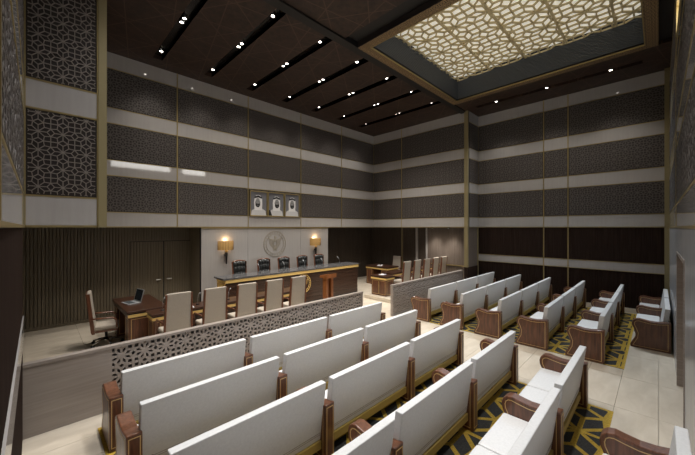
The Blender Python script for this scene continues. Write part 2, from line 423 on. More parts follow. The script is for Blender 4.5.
# ================================================================== back wall with the exit recess and the lit booth window
BX0, BX1 = 2.10*H, 2.885*H
BDZ = .85*H
WX0, WX1, WZ0, WZ1 = 1.07*H, 2.15*H, H+1.255*H, H+1.43*H
wb = struct(MB().box(XL-.3, XR+.3, YB-.7, YB-.45, 0, ZC).build('wall_back', M_BACKM))
def bx(name, m, *a): return MB().box(*a).build(name, m, wb)
bx('marble_panel', M_BACKM, BX1, XR, YB-.45, YB, 0, H)
bx('marble_panel', M_BACKM, XL, BX0, YB-.45, YB, 0, H)
bx('marble_panel', M_BACKM, BX0, BX1, YB-.45, YB, BDZ, H)
bx('jamb_lining', M_SCREENM, BX1-.05, BX1, YB-.45, YB+.012, 0, BDZ)
bx('jamb_lining', M_SCREENM, BX0, BX0+.05, YB-.45, YB+.012, 0, BDZ)
bx('head_lining', M_SCREENM, BX0+.05, BX1-.05, YB-.45, YB+.012, BDZ-.05, BDZ)
d2 = struct(MB().box(BX0+.05, BX1-.05, YB-.40, YB-.35, 0, BDZ-.05).build('door_2', M_WALNUTV), 'walnut exit door set back in the rear wall')
MB().tube([(BX0+.2, YB-.30, .95), (BX0+.2, YB-.30, 1.3)], .015, 8).build('door_handle', M_CHROME, d2)
# upper back wall: bands, with two lit booth windows let into the top lattice band
WINS = [(1.07*H, 2.15*H), (2.41*H, 2.93*H)]
g = .05
xs_ = [XL, WINS[0][0]-g, WINS[0][1]+g, WINS[1][0]-g, WINS[1][1]+g, XR-.16]
mb = MB().box(XL, XR, YB-.45, YB-.02, H, WZ0-g).box(XL, XR, YB-.45, YB-.02, WZ1+g, ZC)
for a, b in ((0, 1), (2, 3), (4, 5)): mb.box(xs_[a], xs_[b], YB-.45, YB-.02, WZ0-g, WZ1+g)
ub = struct(mb.build('wall_back_upper', M_LATTB2))
def blat(a, b, za, zb):
    p = MB().box(a+.01, b-.01, YB-.02, YB-.012, za, zb).build('lattice_panel', M_LATTB2, ub)
    place('lattice', lattice_mesh(b-a-.04, zb-za-.03, 'mid'), p, (b-.02, YB-.012, za+.015), (0, 0, PI))
for lo, hi, t in BANDS:
    za, zb = H+lo*H, H+hi*H
    for k, (a, b) in enumerate(zip(xs_[:-1], xs_[1:])):
        if t == 'm': MB().box(a, b, YB-.02, YB, za, zb).build('marble_panel', M_MARBLE, ub); continue
        if zb > WZ0 and za < WZ1 and k in (1, 3): blat(a, b, za, WZ0-g); blat(a, b, WZ1+g, zb)
        else: blat(a, b, za, zb)
        for zz in (za, zb): MB().box(a, b, YB-.012, YB+.006, zz-.011, zz+.011).build('gold_edge', M_GOLD, ub)
MB().box(XL, XR-.16, YB-.02, YB+.006, H-.012, H+.02).build('gold_edge', M_GOLD, ub)
MB().box(xs_[4]-.018+.4, xs_[4]+.018+.4, YB-.02, YB+.008, H, ZC).build('gold_strip', M_GOLD, ub)
for k, (a, b) in enumerate(WINS):
    wn = struct(MB().box(a, b, YB-.06, YB-.045, WZ0, WZ1).build('window_%d' % (k+1), M_WINGLASS), ['wider lit booth window high in the rear wall', 'narrower lit booth window high in the rear wall'][k])
    MB().box(a-g, b+g, YB-.1, YB+.01, WZ0-g, WZ0).box(a-g, b+g, YB-.1, YB+.01, WZ1, WZ1+g)\
        .box(a-g, a, YB-.1, YB+.01, WZ0, WZ1).box(b, b+g, YB-.1, YB+.01, WZ0, WZ1).build('window_frame', M_GOLD, wn)

# ================================================================== ceiling
ce = struct(MB().box(XL-.3, XR+.3, YB-.7, YW+.3, ZC+1.05, ZC+1.15).build('ceiling', M_BLACK))
def cp(x0, x1, y0, y1, name='ceiling_panel', m=M_CEIL, z=ZC, t=.12):
    return MB().box(x0, x1, y0, y1, z, z+t).build(name, m, ce)
SW = .25
slots = [(.893+.517*i)*H for i in range(7)]
SY0, SY1 = 2.16*H, 3.70*H
BEAMY0, BEAMY1 = 2.06*H, 2.145*H
edges = [SX0-.1]+[e for s in slots for e in (s-SW/2, s+SW/2)]+[SX1+.1]
for i in range(0, len(edges), 2): cp(edges[i], edges[i+1], BEAMY1, YF+.05)
for s in slots:
    cp(s-SW/2, s+SW/2, BEAMY1, SY0); cp(s-SW/2, s+SW/2, SY1, YF+.05)
    mb = MB().box(s-SW/2-.01, s+SW/2+.01, SY0-.01, SY1+.01, ZC+.12, ZC+.14)
    mb.box(s-SW/2-.004, s-SW/2, SY0, SY1, ZC+.002, ZC+.12).box(s+SW/2, s+SW/2+.004, SY0, SY1, ZC+.002, ZC+.12)
    mb.build('light_slot', M_SLOT, ce)
# dark shadow gaps around the audience ceiling panels
cp(XL-.2, XR, BEAMY0, BEAMY1, 'shadow_beam', M_BLACK, ZC-.05, .2)
FX0, FX1, FY0, FY1 = 2.20*H, 4.20*H, .0, BEAMY0
cp(XL-.2, 2.03*H, YB-.3, BEAMY0)
cp(2.03*H, FX0, YB-.3, BEAMY0, 'shadow_gap', M_BLACK, ZC+.10)
cp(FX0, FX1+.3, YB-.3, FY0, 'shadow_gap', M_BLACK, ZC+.10)
cp(FX1, FX1+.10, FY0, BEAMY0, 'shadow_gap', M_BLACK, ZC+.10)
RS = 4.55*H
cp(FX1+.10, RS-.11, YB-.3, BEAMY0); cp(RS+.11, XR, YB-.3, BEAMY0)
cp(RS-.11, RS+.11, YB-.3, .12*H); cp(RS-.11, RS+.11, 1.88*H, BEAMY0)
MB().box(RS-.12, RS+.12, .12*H, 1.88*H, ZC+.12, ZC+.14).build('light_slot', M_SLOT, ce)
# left audience strip with its own slot
# skylight coffer
sk = thing('skylight_coffer', 'large recessed luminous ceiling coffer with gold strapwork over the pews', 'skylight', (FX0, FY0, ZC))
W, D = FX1-FX0, FY1-FY0; FB = .26; ZT = .255*H; DZF = -.05
fr = MB()
for a in ((0, W, 0, FB), (0, W, D-FB, D), (0, FB, FB, D-FB), (W-FB, W, FB, D-FB)): fr.box(a[0], a[1], a[2], a[3], DZF, .16)
fro = fr.build('frame', M_LATTB, sk)
for (x, y, rz, l) in ((0, 0, 0, W), (0, D-FB, 0, W)):
    mb = lattice(l, FB, .17, .018, 0, 8, .6, flat=True); mb.v = [(a+x, c+y, DZF-.004+b) for a, b, c in mb.v]; mb.build('frame_lattice', M_FRAMEL, fro)
for x in (0, W-FB):
    mb = lattice(D-2*FB, FB, .17, .018, 0, 8, .6, flat=True); mb.v = [(c+x, a+FB, DZF-.004+b) for a, b, c in mb.v]; mb.build('frame_lattice', M_FRAMEL, fro)
tr = MB()
for a in ((FB-.01, W-FB+.01, FB-.012, FB+.01), (FB-.01, W-FB+.01, D-FB-.01, D-FB+.012), (FB-.012, FB+.01, FB, D-FB), (W-FB-.01, W-FB+.012, FB, D-FB)):
    tr.box(a[0], a[1], a[2], a[3], DZF-.012, DZF+.02)
tr.build('gold_trim', M_GOLD, sk)
n = 14
for (x0, y0, x1, y1, side) in ((FB, FB, W-FB, FB, 0), (FB, D-FB, W-FB, D-FB, 1), (FB, FB, FB, D-FB, 2), (W-FB, FB, W-FB, D-FB, 3)):
    mb = MB()
    o = .03
    if side == 0: mb.box(x0, x1, y0-o, y0, .0, ZT+.1)
    if side == 1: mb.box(x0, x1, y0, y0+o, .0, ZT+.1)
    if side == 2: mb.box(x0-o, x0, y0, y1, .0, ZT+.1)
    if side == 3: mb.box(x0, x0+o, y0, y1, .0, ZT+.1)
    sd = mb.build('well_side', M_BLACK, sk)
    for i in range(n):
        z0 = .03+i*(ZT-.03)/n; z1 = z0+(ZT-.03)/n*.72; mb = MB(); t = .022
        if side == 0: mb.box(x0, x1, y0, y0+t, z0, z1)
        if side == 1: mb.box(x0, x1, y0-t, y0, z0, z1)
        if side == 2: mb.box(x0, x0+t, y0, y1, z0, z1)
        if side == 3: mb.box(x0-t, x0, y0, y1, z0, z1)
        mb.build('slat', M_GREYSL, sd)
MB().box(FB-.03, W-FB+.03, FB-.03, D-FB+.03, ZT+.10, ZT+.13).build('luminous_panel', M_SKYL, sk)
mb = lattice(W-2*FB, D-2*FB, .90, .038, .04, 8, .62, .12, .2); mb.v = [(x+FB, z+FB, ZT+.02-y*-1) for x, y, z in mb.v]
lo = mb.build('gold_strapwork', M_SKYBAR, sk); lo['kind'] = 'stuff'
mb = MB()
for v in (.30, .71, 1.113, 1.52):
    mb.box(FB, W-FB, v*H-FY0-.03, v*H-FY0+.03, ZT-.03, ZT+.03)
mb.build('cross_bar', M_SKYBAR, sk)

# downlights
def downlight_proto():
    t = thing('downlight', 'small round recessed downlight in a dark ceiling slot', 'downlight', group='downlights in the ceiling slots')
    MB().lathe([(.042, .03), (.052, 0), (.064, 0), (.064, .05), (.03, .055)], 14).build('ring', M_CHROME, t)
    MB().lathe([(.0005, .012), (.040, .012)], 14).build('lens', M_LAMP, t)
    return t
dp = downlight_proto(); first = [True]
def downlight(x, y, z, power=0, spot=130, col=(1, .93, .84), label=None, group=None, tilt=0):
    o = dp if first[0] else copy_tree(dp)
    first[0] = False
    o.location = (x, y, z)
    if label: o['label'] = label
    if group: o['group'] = group
    if power:
        l = bpy.data.lights.new('downlight_beam', 'SPOT'); l.energy = power; l.spot_size = math.radians(spot); l.spot_blend = .9
        l.shadow_soft_size = .12; l.color = col
        lo = bpy.data.objects.new('downlight_beam', l); COL.objects.link(lo); lo.location = (0, 0, -.02); lo.rotation_euler = (0, math.radians(tilt), 0); lo.parent = o
SN = ['first', 'second', 'third', 'fourth', 'fifth', 'sixth', 'seventh']
for i, s in enumerate(slots):
    for y, pw, wh in ((2.30, 1, 'at the pew end'), (2.86, 1, 'in the middle pair'), (2.93, 0, 'in the middle pair'), (3.56, 1, 'at the portrait wall end')):
        downlight(s, y*H, ZC+.055, SPOT_STAGE*(1.5 if y < 2.5 else 1.0) if pw else 0, {2.30: 96, 2.86: 84, 2.93: 84, 3.56: 58}[y], label='downlight %s of the %s ceiling slot from the double door side' % (wh, SN[i]))
for y, wh in ((1.607, 'nearest the gold corner post'), (.998, 'the middle one'), (.379, 'nearest the rear wall')):
    downlight(RS, y*H, ZC-.005, SPOT_AUD*1.9, 92, (.74, .87, 1.0), 'small round downlight beside the skylight coffer, %s' % wh, 'downlights beside the skylight', tilt=24)
for x in (.45, 1.05, 1.65):  # added fill lamps, out of view, to light the pews and their floor
    for y in (.35, 1.0, 1.6):
        downlight(x*H, y*H, ZC-.01, SPOT_AUD*(.4 if y < .5 else 1.12), 84, (.97, .98, 1.0), 'added unseen downlight in the ceiling panel above the pews', 'added downlights above the pews')

for y in (2.45, 2.75):  # added unseen lamps that brighten the lower stage right wall
    downlight(4.80*H, y*H, H-.056, 9, 150, (1, .86, .70), 'added unseen downlight under the side passage soffit', 'added downlights under the side soffit')

# ================================================================== low screens
def screen(x0, x1, xs, label):
    T = .09; hz = .352*H
    t = thing('pierced_screen', label, 'screen', (x0, YS-T/2, 0)); L = x1-x0; s = xs-x0
    if s > .01:
        MB().box(0, s, 0, T, 0, hz-.04).build('marble_panel', M_SCREENM, t)
    MB().box(0, L, -.012, T+.012, hz-.04, hz).build('top_rail', M_SCREENM, t)
    MB().box(s, L, 0, T, 0, .06).build('bottom_rail', M_SCREENM, t)
    MB().box(s, s+.035, 0, T, .06, hz-.04).build('stile', M_SCREENM, t)
    MB().box(L-.05, L, 0, T, .06, hz-.04).build('stile', M_SCREENM, t)
    mb = lattice(L-s-.085, hz-.10, .31, .033, .07, 8, .62, .12, .12, both=True)
    o = mb.build('pierced_panel', M_SCREENM, t, (s+.035, T*.5+.035, .06))
    MB().box(s+.035, L-.05, T*.5-.004, T*.5+.004, .06, hz-.04).build('dark_core', M_LATTB, t)
    return t
screen(XL+.01, 2.335*H, .28*H, 'long waist-high pierced taupe screen with a plain marble end near the laptop desk')
screen(2.835*H, SX1-.04, 2.835*H, 'shorter waist-high pierced taupe screen ending at the tall gold corner post')

# ================================================================== pews
SEC = 1.722
def pew_profile(inset=0.0):
    pts = [(-.028, 0), (.635, 0), (.64, .06), (.60, .14), (.555, .24), (.545, .34), (.575, .43), (.605, .50), (.612, .56), (.595, .62), (.55, .66), (.49, .672), (.40, .655), (.30, .64), (.18, .645), (.08, .665), (-.028, .68)]
    if inset:
        c = (.30, .33); out = []
        for i, p in enumerate(pts):
            a = Vector(pts[i-1]); b = Vector(pts[(i+1) % len(pts)]); d = (b-a).normalized(); nrm = Vector((-d.y, d.x))
            out.append((p[0]+nrm.x*inset, p[1]+nrm.y*inset))
        out[0] = (inset-.028, inset); out[1] = (.635-inset*1.2, inset); out[-1] = (inset-.028, .68-inset)
        return out
    return pts
def make_pew(nsec, SEC):
    t = thing('pew', '', 'pew'); L = nsec*SEC; T = .145
    for k in range(nsec+1):
        x = k*SEC; e = (k == 0 or k == nsec)
        xx = x-T/2
        p = MB().prism_x(pew_profile(), xx, xx+T).build('end_panel' if e else 'divider', M_WALNUTV, t, bevel=.012)
        ins = pew_profile(.045); ins.append(ins[0]); mb = MB()
        for sx, nr in ((xx, (-1, 0, 0)), (xx+T, (1, 0, 0))):
            mb.strip([(sx, y, z) for y, z in ins], .009, nr, .0025)
        r = [(xx+.022, -.028, .05), (xx+T-.022, -.028, .05), (xx+T-.022, -.028, .64), (xx+.022, -.028, .64), (xx+.022, -.028, .05)]
        mb.strip(r, .009, (0, -1, 0), .0025)
        tp = [(xx+.02, y, z+.0) for y, z in pew_profile()[7:]]
        mb.build('gold_inlay', M_INLAY, p)
    for k in range(nsec):
        x0 = k*SEC+T/2; x1 = (k+1)*SEC-T/2
        z0, z1 = .235, .955
        o = MB().prism_x([(.068, z0), (.155, z0), (.062, z1), (-.026, z1)], k*SEC+.056, (k+1)*SEC-.056).build('backrest', M_LEATHW, t, bevel=.01)
        zs = lambda z: .068-.094*(z-z0)/(z1-z0)
        mb = MB()
        for z in (.30, .325): mb.box(x0+.01, x1-.01, zs(z)-.0025, zs(z)+.002, z, z+.005)
        mb.build('seam', M_LATTP, o)
        MB().box(x0, x1, .045, .14, .135, .232).build('gold_rail', M_PEWGOLD, t)
        MB().box(x0, x1, .14, .56, .25, .31).build('seat_board', M_WALNUTV, t)
        MB().box(x0, x1, .50, .53, .0, .25).build('kick_board', M_WALNUTV, t)
        c = (x1-x0)/2
        for q in range(2):
            MB().box(x0+q*c+.004, x0+(q+1)*c-.004, .145, .585, .31, .455).build('seat_cushion', M_LEATHW, t, bevel=.028)
    return t
ROWS = [1.720, 1.362, 1.006, .646, .289, -.070]
ORD = ['first', 'second', 'third', 'fourth', 'fifth']
for x0, sec, where in ((.253, .637*H, 'in the block behind the longer screen'), (2.948, .619*H, 'in the block beside the dark ribbed wall')):
    p3 = make_pew(3, sec)
    for r in range(5):
        o = p3 if r == 0 else copy_tree(p3)
        o.location = (x0*H, ROWS[r]*H, .008)
        o['label'] = 'white leather pew, %s row from the screen, %s' % (ORD[r], where); o['group'] = 'three-section pews'
    p2 = make_pew(2, sec)
    p2.location = ((x0*H+(sec if x0 > 1 else 0)), ROWS[5]*H+.028, 0); p2['group'] = 'short pews along the rear wall'
    p2['label'] = 'shorter white leather pew in the corner by the dark ribbed wall' if x0 > 1 else 'shorter white leather pew against the rear wall behind the longer screen block'

# ================================================================== judges' bench
BX0_, BX1_ = 1.43*H, 3.52*H; BY0, BY1 = 3.285*H, 3.52*H; BZ = .45*H
bn = thing('judges_bench', 'long dark wood judges bench with granite top, gold band and round emblem', 'bench', (0, 0, 0))
L = BX1_-BX0_
bp_n = 7; zz = .05; hh = (BZ-.20-.05)/bp_n
MB().box(BX0_+.03, BX1_-.03, BY0+.05, BY1-.05, 0, BZ-.07).build('body', M_BENCHW, bn)
for i in range(bp_n):
    MB().box(BX0_+.02, BX1_-.02, BY0+.025, BY0+.05, zz+i*hh+.004, zz+(i+1)*hh-.004).build('plank', M_BENCHW, bn)
MB().box(BX0_+.002, BX1_-.002, BY0-.012, BY1-.03, BZ-.15, BZ-.058).build('gold_band', M_GOLDB, bn)
MB().box(BX0_-.06, BX1_+.03, BY0-.022, BY1+.05, BZ-.055, BZ).build('granite_top', M_GRANITE, bn, bevel=.008)
MB().box(BX0_, BX0_+.03, BY0+.06, BY1-.06, .02, BZ-.17).build('gold_side_panel', M_GOLDB, bn)
MB().box(BX0_+.02, BX1_-.02, BY0+.02, BY1-.04, 0, .05).build('plinth', M_BLACK, bn)
# emblems
def ring(mb, r, wid, y, n=36, cx=0, cz=0, th=.012):
    pts = [(cx+r*math.cos(2*PI*i/n), y, cz+r*math.sin(2*PI*i/n)) for i in range(n+1)]
    mb.strip(pts, wid, (0, -1, 0), th)
def emblem(parent, c, R, y, m, disc=None):
    if disc: MB().prism_y([(c[0]+R*math.cos(2*PI*i/36), c[1]+R*math.sin(2*PI*i/36)) for i in range(36)], y-.006, y).build('emblem_disc', disc, parent); y -= .006
    e = MB(); ring(e, R*.97, R*.05, y, cx=c[0], cz=c[1]); ring(e, R*.76, R*.03, y, cx=c[0], cz=c[1])
    base = e.build('emblem_ring', m, parent)
    f = MB()
    for s in (-1, 1):                     # two folded wings of feather bars
        for i in range(6):
            x = s*R*(.15+.07*i)
            f.strip([(c[0]+x, y, c[1]+R*(.30+.02*i)), (c[0]+x*.9, y, c[1]-R*(.42-.07*i))], R*.026, (0, -1, 0), .012)
        f.strip([(c[0]+s*R*.12, y, c[1]+R*.30), (c[0]+s*R*.56, y, c[1]+R*.42)], R*.06, (0, -1, 0), .012)
    f.build('emblem_wings', m, parent)
    g = MB(); ring(g, R*.16, R*.05, y, 16, c[0], c[1]+R*.02)
    g.strip([(c[0], y, c[1]+R*.55), (c[0], y, c[1]+R*.22)], R*.13, (0, -1, 0), .014)
    g.strip([(c[0], y, c[1]+R*.52), (c[0]+R*.12, y, c[1]+R*.48)], R*.06, (0, -1, 0), .014)
    for i in range(-2, 3): g.strip([(c[0]+i*R*.03, y, c[1]-R*.18), (c[0]+i*R*.08, y, c[1]-R*.52)], R*.045, (0, -1, 0), .012)
    g.build('emblem_body', m, parent)
    h_ = MB()
    for i in range(24):
        a = 2*PI*i/24; h_.strip([(c[0]+R*.82*math.cos(a), y, c[1]+R*.82*math.sin(a)), (c[0]+R*.91*math.cos(a), y, c[1]+R*.91*math.sin(a))], R*.05, (0, -1, 0), .008)
    h_.build('emblem_border', m, parent)
emblem(bn, (2.475*H, .262*H), .125*H, BY0+.025, M_GOLDB)
em = thing('wall_emblem', 'large round pale gold emblem on the marble wall below the portraits', 'emblem', (0, 0, 0))
M_EMB = mat('pale_gold_emblem', (.36, .325, .265), .45, .0)
emblem(em, (2.425*H, H-.233*H), .185*H, YF, M_EMB)
# low platform the judges sit on
jp = tag(MB().box(MX0+.02, MX1-.02, BY1+.051, YF-.002, 0, .30).build('judges_platform', M_WALNUT), 'low dark platform behind the judges bench', 'platform')

# microphones and papers
def mic_proto():
    t = thing('microphone', '', 'microphone')
    MB().lathe([(.0005, .02), (.03, .02), (.045, .0), (.0005, 0)], 12).build('base', M_DMETAL, t)
    MB().tube([(0, 0, .015), (0, 0, .12), (0, .02, .2), (0, .06, .26), (0, .10, .29)],   .006, 6).build('gooseneck', M_SILVER, t)
    MB().tube([(0, .09, .284), (0, .14, .305)], .013, 8).build('head', M_SILVER, t)
    return t
mp_ = mic_proto(); mfirst = True
def mic(x, y, z, rz, label, group):
    global mfirst
    o = mp_ if mfirst else copy_tree(mp_)
    mfirst = False; o.location = (x, y, z); o.rotation_euler = (0, 0, rz); o['label'] = label; o['group'] = group
JX = [1.84, 2.19, 2.51, 2.835, 3.16]
for i, x in enumerate(JX): mic((x+.06)*H, BY0+.30, BZ, 0, 'gooseneck microphone on the bench, %s counted from the double door' % ['first', 'second', 'third', 'fourth', 'fifth'][i], 'microphones on the judges bench')

# judge chairs
def tufted(w_, h_, d):
    nx_, nz_ = 24, 24; vs = []; fs = []
    for j in range(nz_+1):
        for i in range(nx_+1):
            u, v = i/nx_, j/nz_; x = (u-.5)*w_*(1-.08*(1-v)); z = v*h_
            arch = .05*(1-(2*u-1)**2)*v
            tuf = abs(math.sin(u*PI*4.0))**.5*abs(math.sin(v*PI*4.0))**.5
            edge = min(1, 8*min(u, 1-u))*min(1, 8*min(v, 1-v))
            vs.append((x, d*(.35+.65*tuf)*edge, z+arch))
    for j in range(nz_):
        for i in range(nx_):
            a = j*(nx_+1)+i; fs.append((a, a+1, a+nx_+2, a+nx_+1))
    return MB().add(vs, fs, True)
def star_base(t, m, z=0):
    MB().lathe([(.0005, .14), (.03, .14), (.03, .40), (.0005, .40)], 10).build('column', M_DMETAL, t)
    for k in range(5):
        a = 2*PI*k/5+.3; c, s = math.cos(a), math.sin(a)
        l = MB().tube([(0, 0, .14), (c*.15, s*.15, .12), (c*.31, s*.31, .075)], [.028, .022, .016], 8).build('foot', m, t)
        MB().tube([(c*.31-s*.02, s*.31+c*.02, .032), (c*.31+s*.02, s*.31-c*.02, .032)], .032, 10).build('caster', M_BLACK, l)
def judge_chair():
    # faces -y, back at +y
    t = thing('judge_chair', '', 'chair')
    fm = MB(); pts = []
    for i in range(13):
        u = i/12; x = (u-.5)*.51; pts.append((x, .30, 1.27+.045*(1-(2*u-1)**2)))
    fr_ = [(-.235, .22, .50), (-.245, .26, .85)]+[(x, y, z) for x, y, z in pts]+[(.245, .26, .85), (.235, .22, .50)]
    fm.tube(fr_, .026, 8); fm.build('back_frame', M_RED, t)
    b = tufted(.48, .79, -.075).build('back_cushion', M_BLEATH, t, (0, .235, .50), (-.08, 0, 0))
    MB().box(-.23, .23, .245, .27, .5, 1.27, (-.01, .01, .045, .045)).build('back_shell', M_RED, t)
    MB().box(-.27, .27, -.27, .24, .42, .54).build('seat', M_BLEATH, t, bevel=.04)
    for s in (-1, 1):
        MB().tube([(s*.30, .22, .74), (s*.32, .0, .73), (s*.32, -.18, .71), (s*.315, -.24, .66), (s*.30, -.22, .5)], .024, 8).build('armrest', M_RED, t)
    star_base(t, M_DMETAL); return t
jc = judge_chair(); JL = ['first', 'second', 'middle', 'fourth', 'fifth']
for i, x in enumerate(JX):
    o = jc if i == 0 else copy_tree(jc)
    o.location = (x*H, 3.70*H, .30); o['group'] = 'judges chairs'
    o['label'] = 'black tufted leather judge chair, %s along the bench, %s' % (JL[i] if i != 2 else 'the middle one', 'counted from the double door' if i != 2 else 'below the wall emblem')

# ================================================================== attorney chairs and tables
def arm_chair(swivel=False):
    # back at -y, faces +y
    t = thing('swivel_chair' if swivel else 'high_back_chair', '', 'chair')
    wt, wb_ = .235, .265
    z0, z1 = .36, 1.29
    MB().box(-wb_, wb_, -.255, -.185, z0, z1, (wb_-wt, wt-wb_, -.10, -.10)).build('backrest', M_CREAM, t, bevel=.018)
    for s in (-1, 1):
        x = s*(wb_+.008)
        MB().box(min(x-.014, x+.014), max(x-.014, x+.014), -.262, -.20, .34 if swivel else .0, z1-.02, (-s*(wb_-wt), -s*(wb_-wt), -.10, -.10)).build('back_post', M_RED, t)
        MB().tube([(s*.30, -.27, .70), (s*.315, -.1, .695), (s*.315, .12, .68), (s*.31, .20, .62), (s*.295, .20, .44)] if swivel else
                  [(s*.29, -.27, .70), (s*.30, -.1, .695), (s*.30, .14, .68), (s*.295, .20, .64), (s*.285, .20, .0)], .02, 8).build('armrest' if swivel else 'front_leg', M_RED, t)
    MB().box(-.265, .265, -.22, .24, .40, .50).build('seat', M_CREAM, t, bevel=.03)
    MB().box(-.27, .27, -.20, .22, .36, .40).build('seat_frame', M_RED, t)
    if swivel:
        MB().box(-wb_+.01, wb_-.01, -.275, -.257, z0, z1-.02, (wb_-wt, wt-wb_, -.10, -.10)).build('back_shell', M_RED, t)
        star_base(t, M_CHROME)
    return t
PLZ = .05*H
ac = arm_chair(); acf = True
def put_chair(x, y, z, rz, label, group):
    global acf
    o = ac if acf else copy_tree(ac); acf = False
    o.location = (x, y, z); o.rotation_euler = (0, 0, rz); o['label'] = label; o['group'] = group
NTH = ['first', 'second', 'third', 'fourth', 'fifth']
for i in range(5):
    put_chair((.757+.274*i)*H, 2.66*H, PLZ+.001, 0, 'cream high-back chair behind the longer screen, %s counted from the laptop desk' % NTH[i], 'chairs behind the longer screen')
for i in range(5):
    put_chair((3.79+.272*i)*H, 2.68*H, PLZ+.001, 0, 'cream high-back chair behind the shorter screen, %s from the gap between screens' % NTH[i], 'chairs behind the shorter screen')
sw = arm_chair(True); sw.location = (.425*H, 3.36*H, 0); sw.rotation_euler = (0, 0, -PI/2-.14); sw['label'] = 'cream swivel chair on a chrome star base at the laptop desk'
s2 = copy_tree(sw); s2.location = (4.72*H, 3.50*H, 0); s2.rotation_euler = (0, 0, PI/2); s2['label'] = 'cream swivel chair behind the desk by the pilastered side wall'
# platforms
for x0, x1, lab in ((.45, 2.15, 'low cream stone platform under the table behind the longer screen'), (3.30, 4.955, 'low cream stone platform under the table behind the shorter screen')):
    tag(MB().box(x0*H, x1*H, 2.42*H, 2.965*H, 0, PLZ).build('table_platform', M_FLOOR, bevel=.006), lab, 'platform')
def desk(x0, x1, y0, y1, z0, z1, label, name='desk', side=True):
    t = thing(name, label, 'desk', (x0, y0, z0)); L, D, Z = x1-x0, y1-y0, z1-z0
    MB().box(-.02, L+.02, -.02, D+.02, Z-.05, Z).build('desk_top', M_WALNUT, t, bevel=.006)
    MB().box(.0, L, .0, D, Z-.14, Z-.075).build('apron', M_WALNUT, t)
    gb = MB().box(0, L, -.006, 0, Z-.14, Z-.075)
    if side: gb.box(-.006, 0, -.006, D, Z-.14, Z-.075)
    gb.build('gold_band', M_GOLDB, t)
    MB().box(.01, L-.01, .01, D-.01, Z-.075, Z-.05).build('top_recess', M_BLACK, t)
    pw = .42
    along_x = L > D
    def ped(a0, a1, b0, b1):
        p = MB().box(a0, a1, b0, b1, 0, Z-.14).build('pedestal', M_WALNUTV, t)
        mb = MB(); i_ = .05
        for nr, q in (((0, -1, 0), [(a0+i_, b0, .06), (a1-i_, b0, .06), (a1-i_, b0, Z-.19), (a0+i_, b0, Z-.19), (a0+i_, b0, .06)]),
                      ((-1, 0, 0), [(a0, b0+i_, .06), (a0, b1-i_, .06), (a0, b1-i_, Z-.19), (a0, b0+i_, Z-.19), (a0, b0+i_, .06)])):
            mb.strip(q, .012, nr, .003)
        mb.build('gold_inlay', M_INLAY, p)
    if along_x:
        ped(.02, pw*.5, .02, D-.02); ped(L-pw*.5, L-.02, .02, D-.02)
        MB().box(pw*.5, L-pw*.5, D-.06, D-.03, .1, Z-.14).build('modesty_panel', M_WALNUT, t)
    else:
        ped(.02, L-.02, .02, pw); ped(.02, L-.02, D-pw, D-.02)
        MB().box(L-.06, L-.03, pw, D-pw, .1, Z-.14).build('modesty_panel', M_WALNUT, t)
    return t
TZ = .324*H
desk(.515*H, .80*H, 2.995*H, 3.655*H, 0, TZ, 'walnut desk with gold band carrying the silver laptop', 'clerk_desk', False)
desk(.635*H, 2.06*H, 2.765*H, 2.94*H, PLZ, TZ, 'long walnut table with gold band behind the longer screen', 'long_table')
desk(4.20*H, 4.50*H, 3.24*H, 3.73*H, 0, TZ, 'walnut desk with gold band beside the pilastered side wall', 'clerk_desk')
desk(3.69*H, 4.94*H, 2.785*H, 2.94*H, PLZ, TZ, 'long walnut table with gold band behind the shorter screen', 'long_table')
desk(3.385*H, 3.57*H, 2.635*H, 2.91*H, PLZ, TZ, 'walnut pedestal desk with gold inlay at the end of the shorter screen table', 'pedestal_desk')
# laptop
lp = thing('laptop', 'open silver laptop standing on the walnut desk', 'laptop', (.60*H, 3.34*H, TZ+.001), PI/2)
MB().box(-.18, .18, -.13, .13, 0, .018).build('base', M_SILVER, lp, bevel=.004)
MB().box(-.155, .155, -.03, .10, .018, .0195).build('keyboard', M_KEYS, lp)
lid = MB().box(-.18, .18, 0, .012, 0, .27).build('lid', M_SILVER, lp, (0, -.13, .018), (math.radians(14), 0, 0))
MB().box(-.165, .165, .012, .014, .02, .255).build('display', M_SCREEN, lid)
lp.rotation_euler = (0, 0, math.radians(100)); lp.scale = (1.12, 1.12, 1.12)
# papers and microphones on the tables
for i in range(4):
    x = (.757+.274*(i+.5))*H
    o = MB().box(-.15, .15, -.11, .11, 0, .012).build('document_folder', M_PAPER, None, (x, 2.815*H, TZ+.0005), (0, 0, .06*(i-1.5)))
    tag(o, 'white document folder on the table, %s counted from the laptop desk' % NTH[i], 'folder', 'folders behind the longer screen')
for i in range(5):
    mic((.757+.274*i-.03)*H, 2.86*H, TZ, PI, 'gooseneck microphone on the long table, %s counted from the laptop desk' % NTH[i], 'microphones on the long table')
o = MB().box(-.17, .17, -.12, .12, 0, .02).build('document_folder', M_PAPER, None, (4.32*H, 3.50*H, TZ+.0005), (0, 0, .5)); tag(o, 'white document folder on the desk by the pilastered wall', 'folder')
o = MB().box(-.14, .14, -.10, .10, 0, .02).build('document_folder', M_PAPER, None, (3.50*H, 2.79*H, TZ+.0005), (0, 0, .2)); tag(o, 'white document folder on the end of the table behind the shorter screen', 'folder')

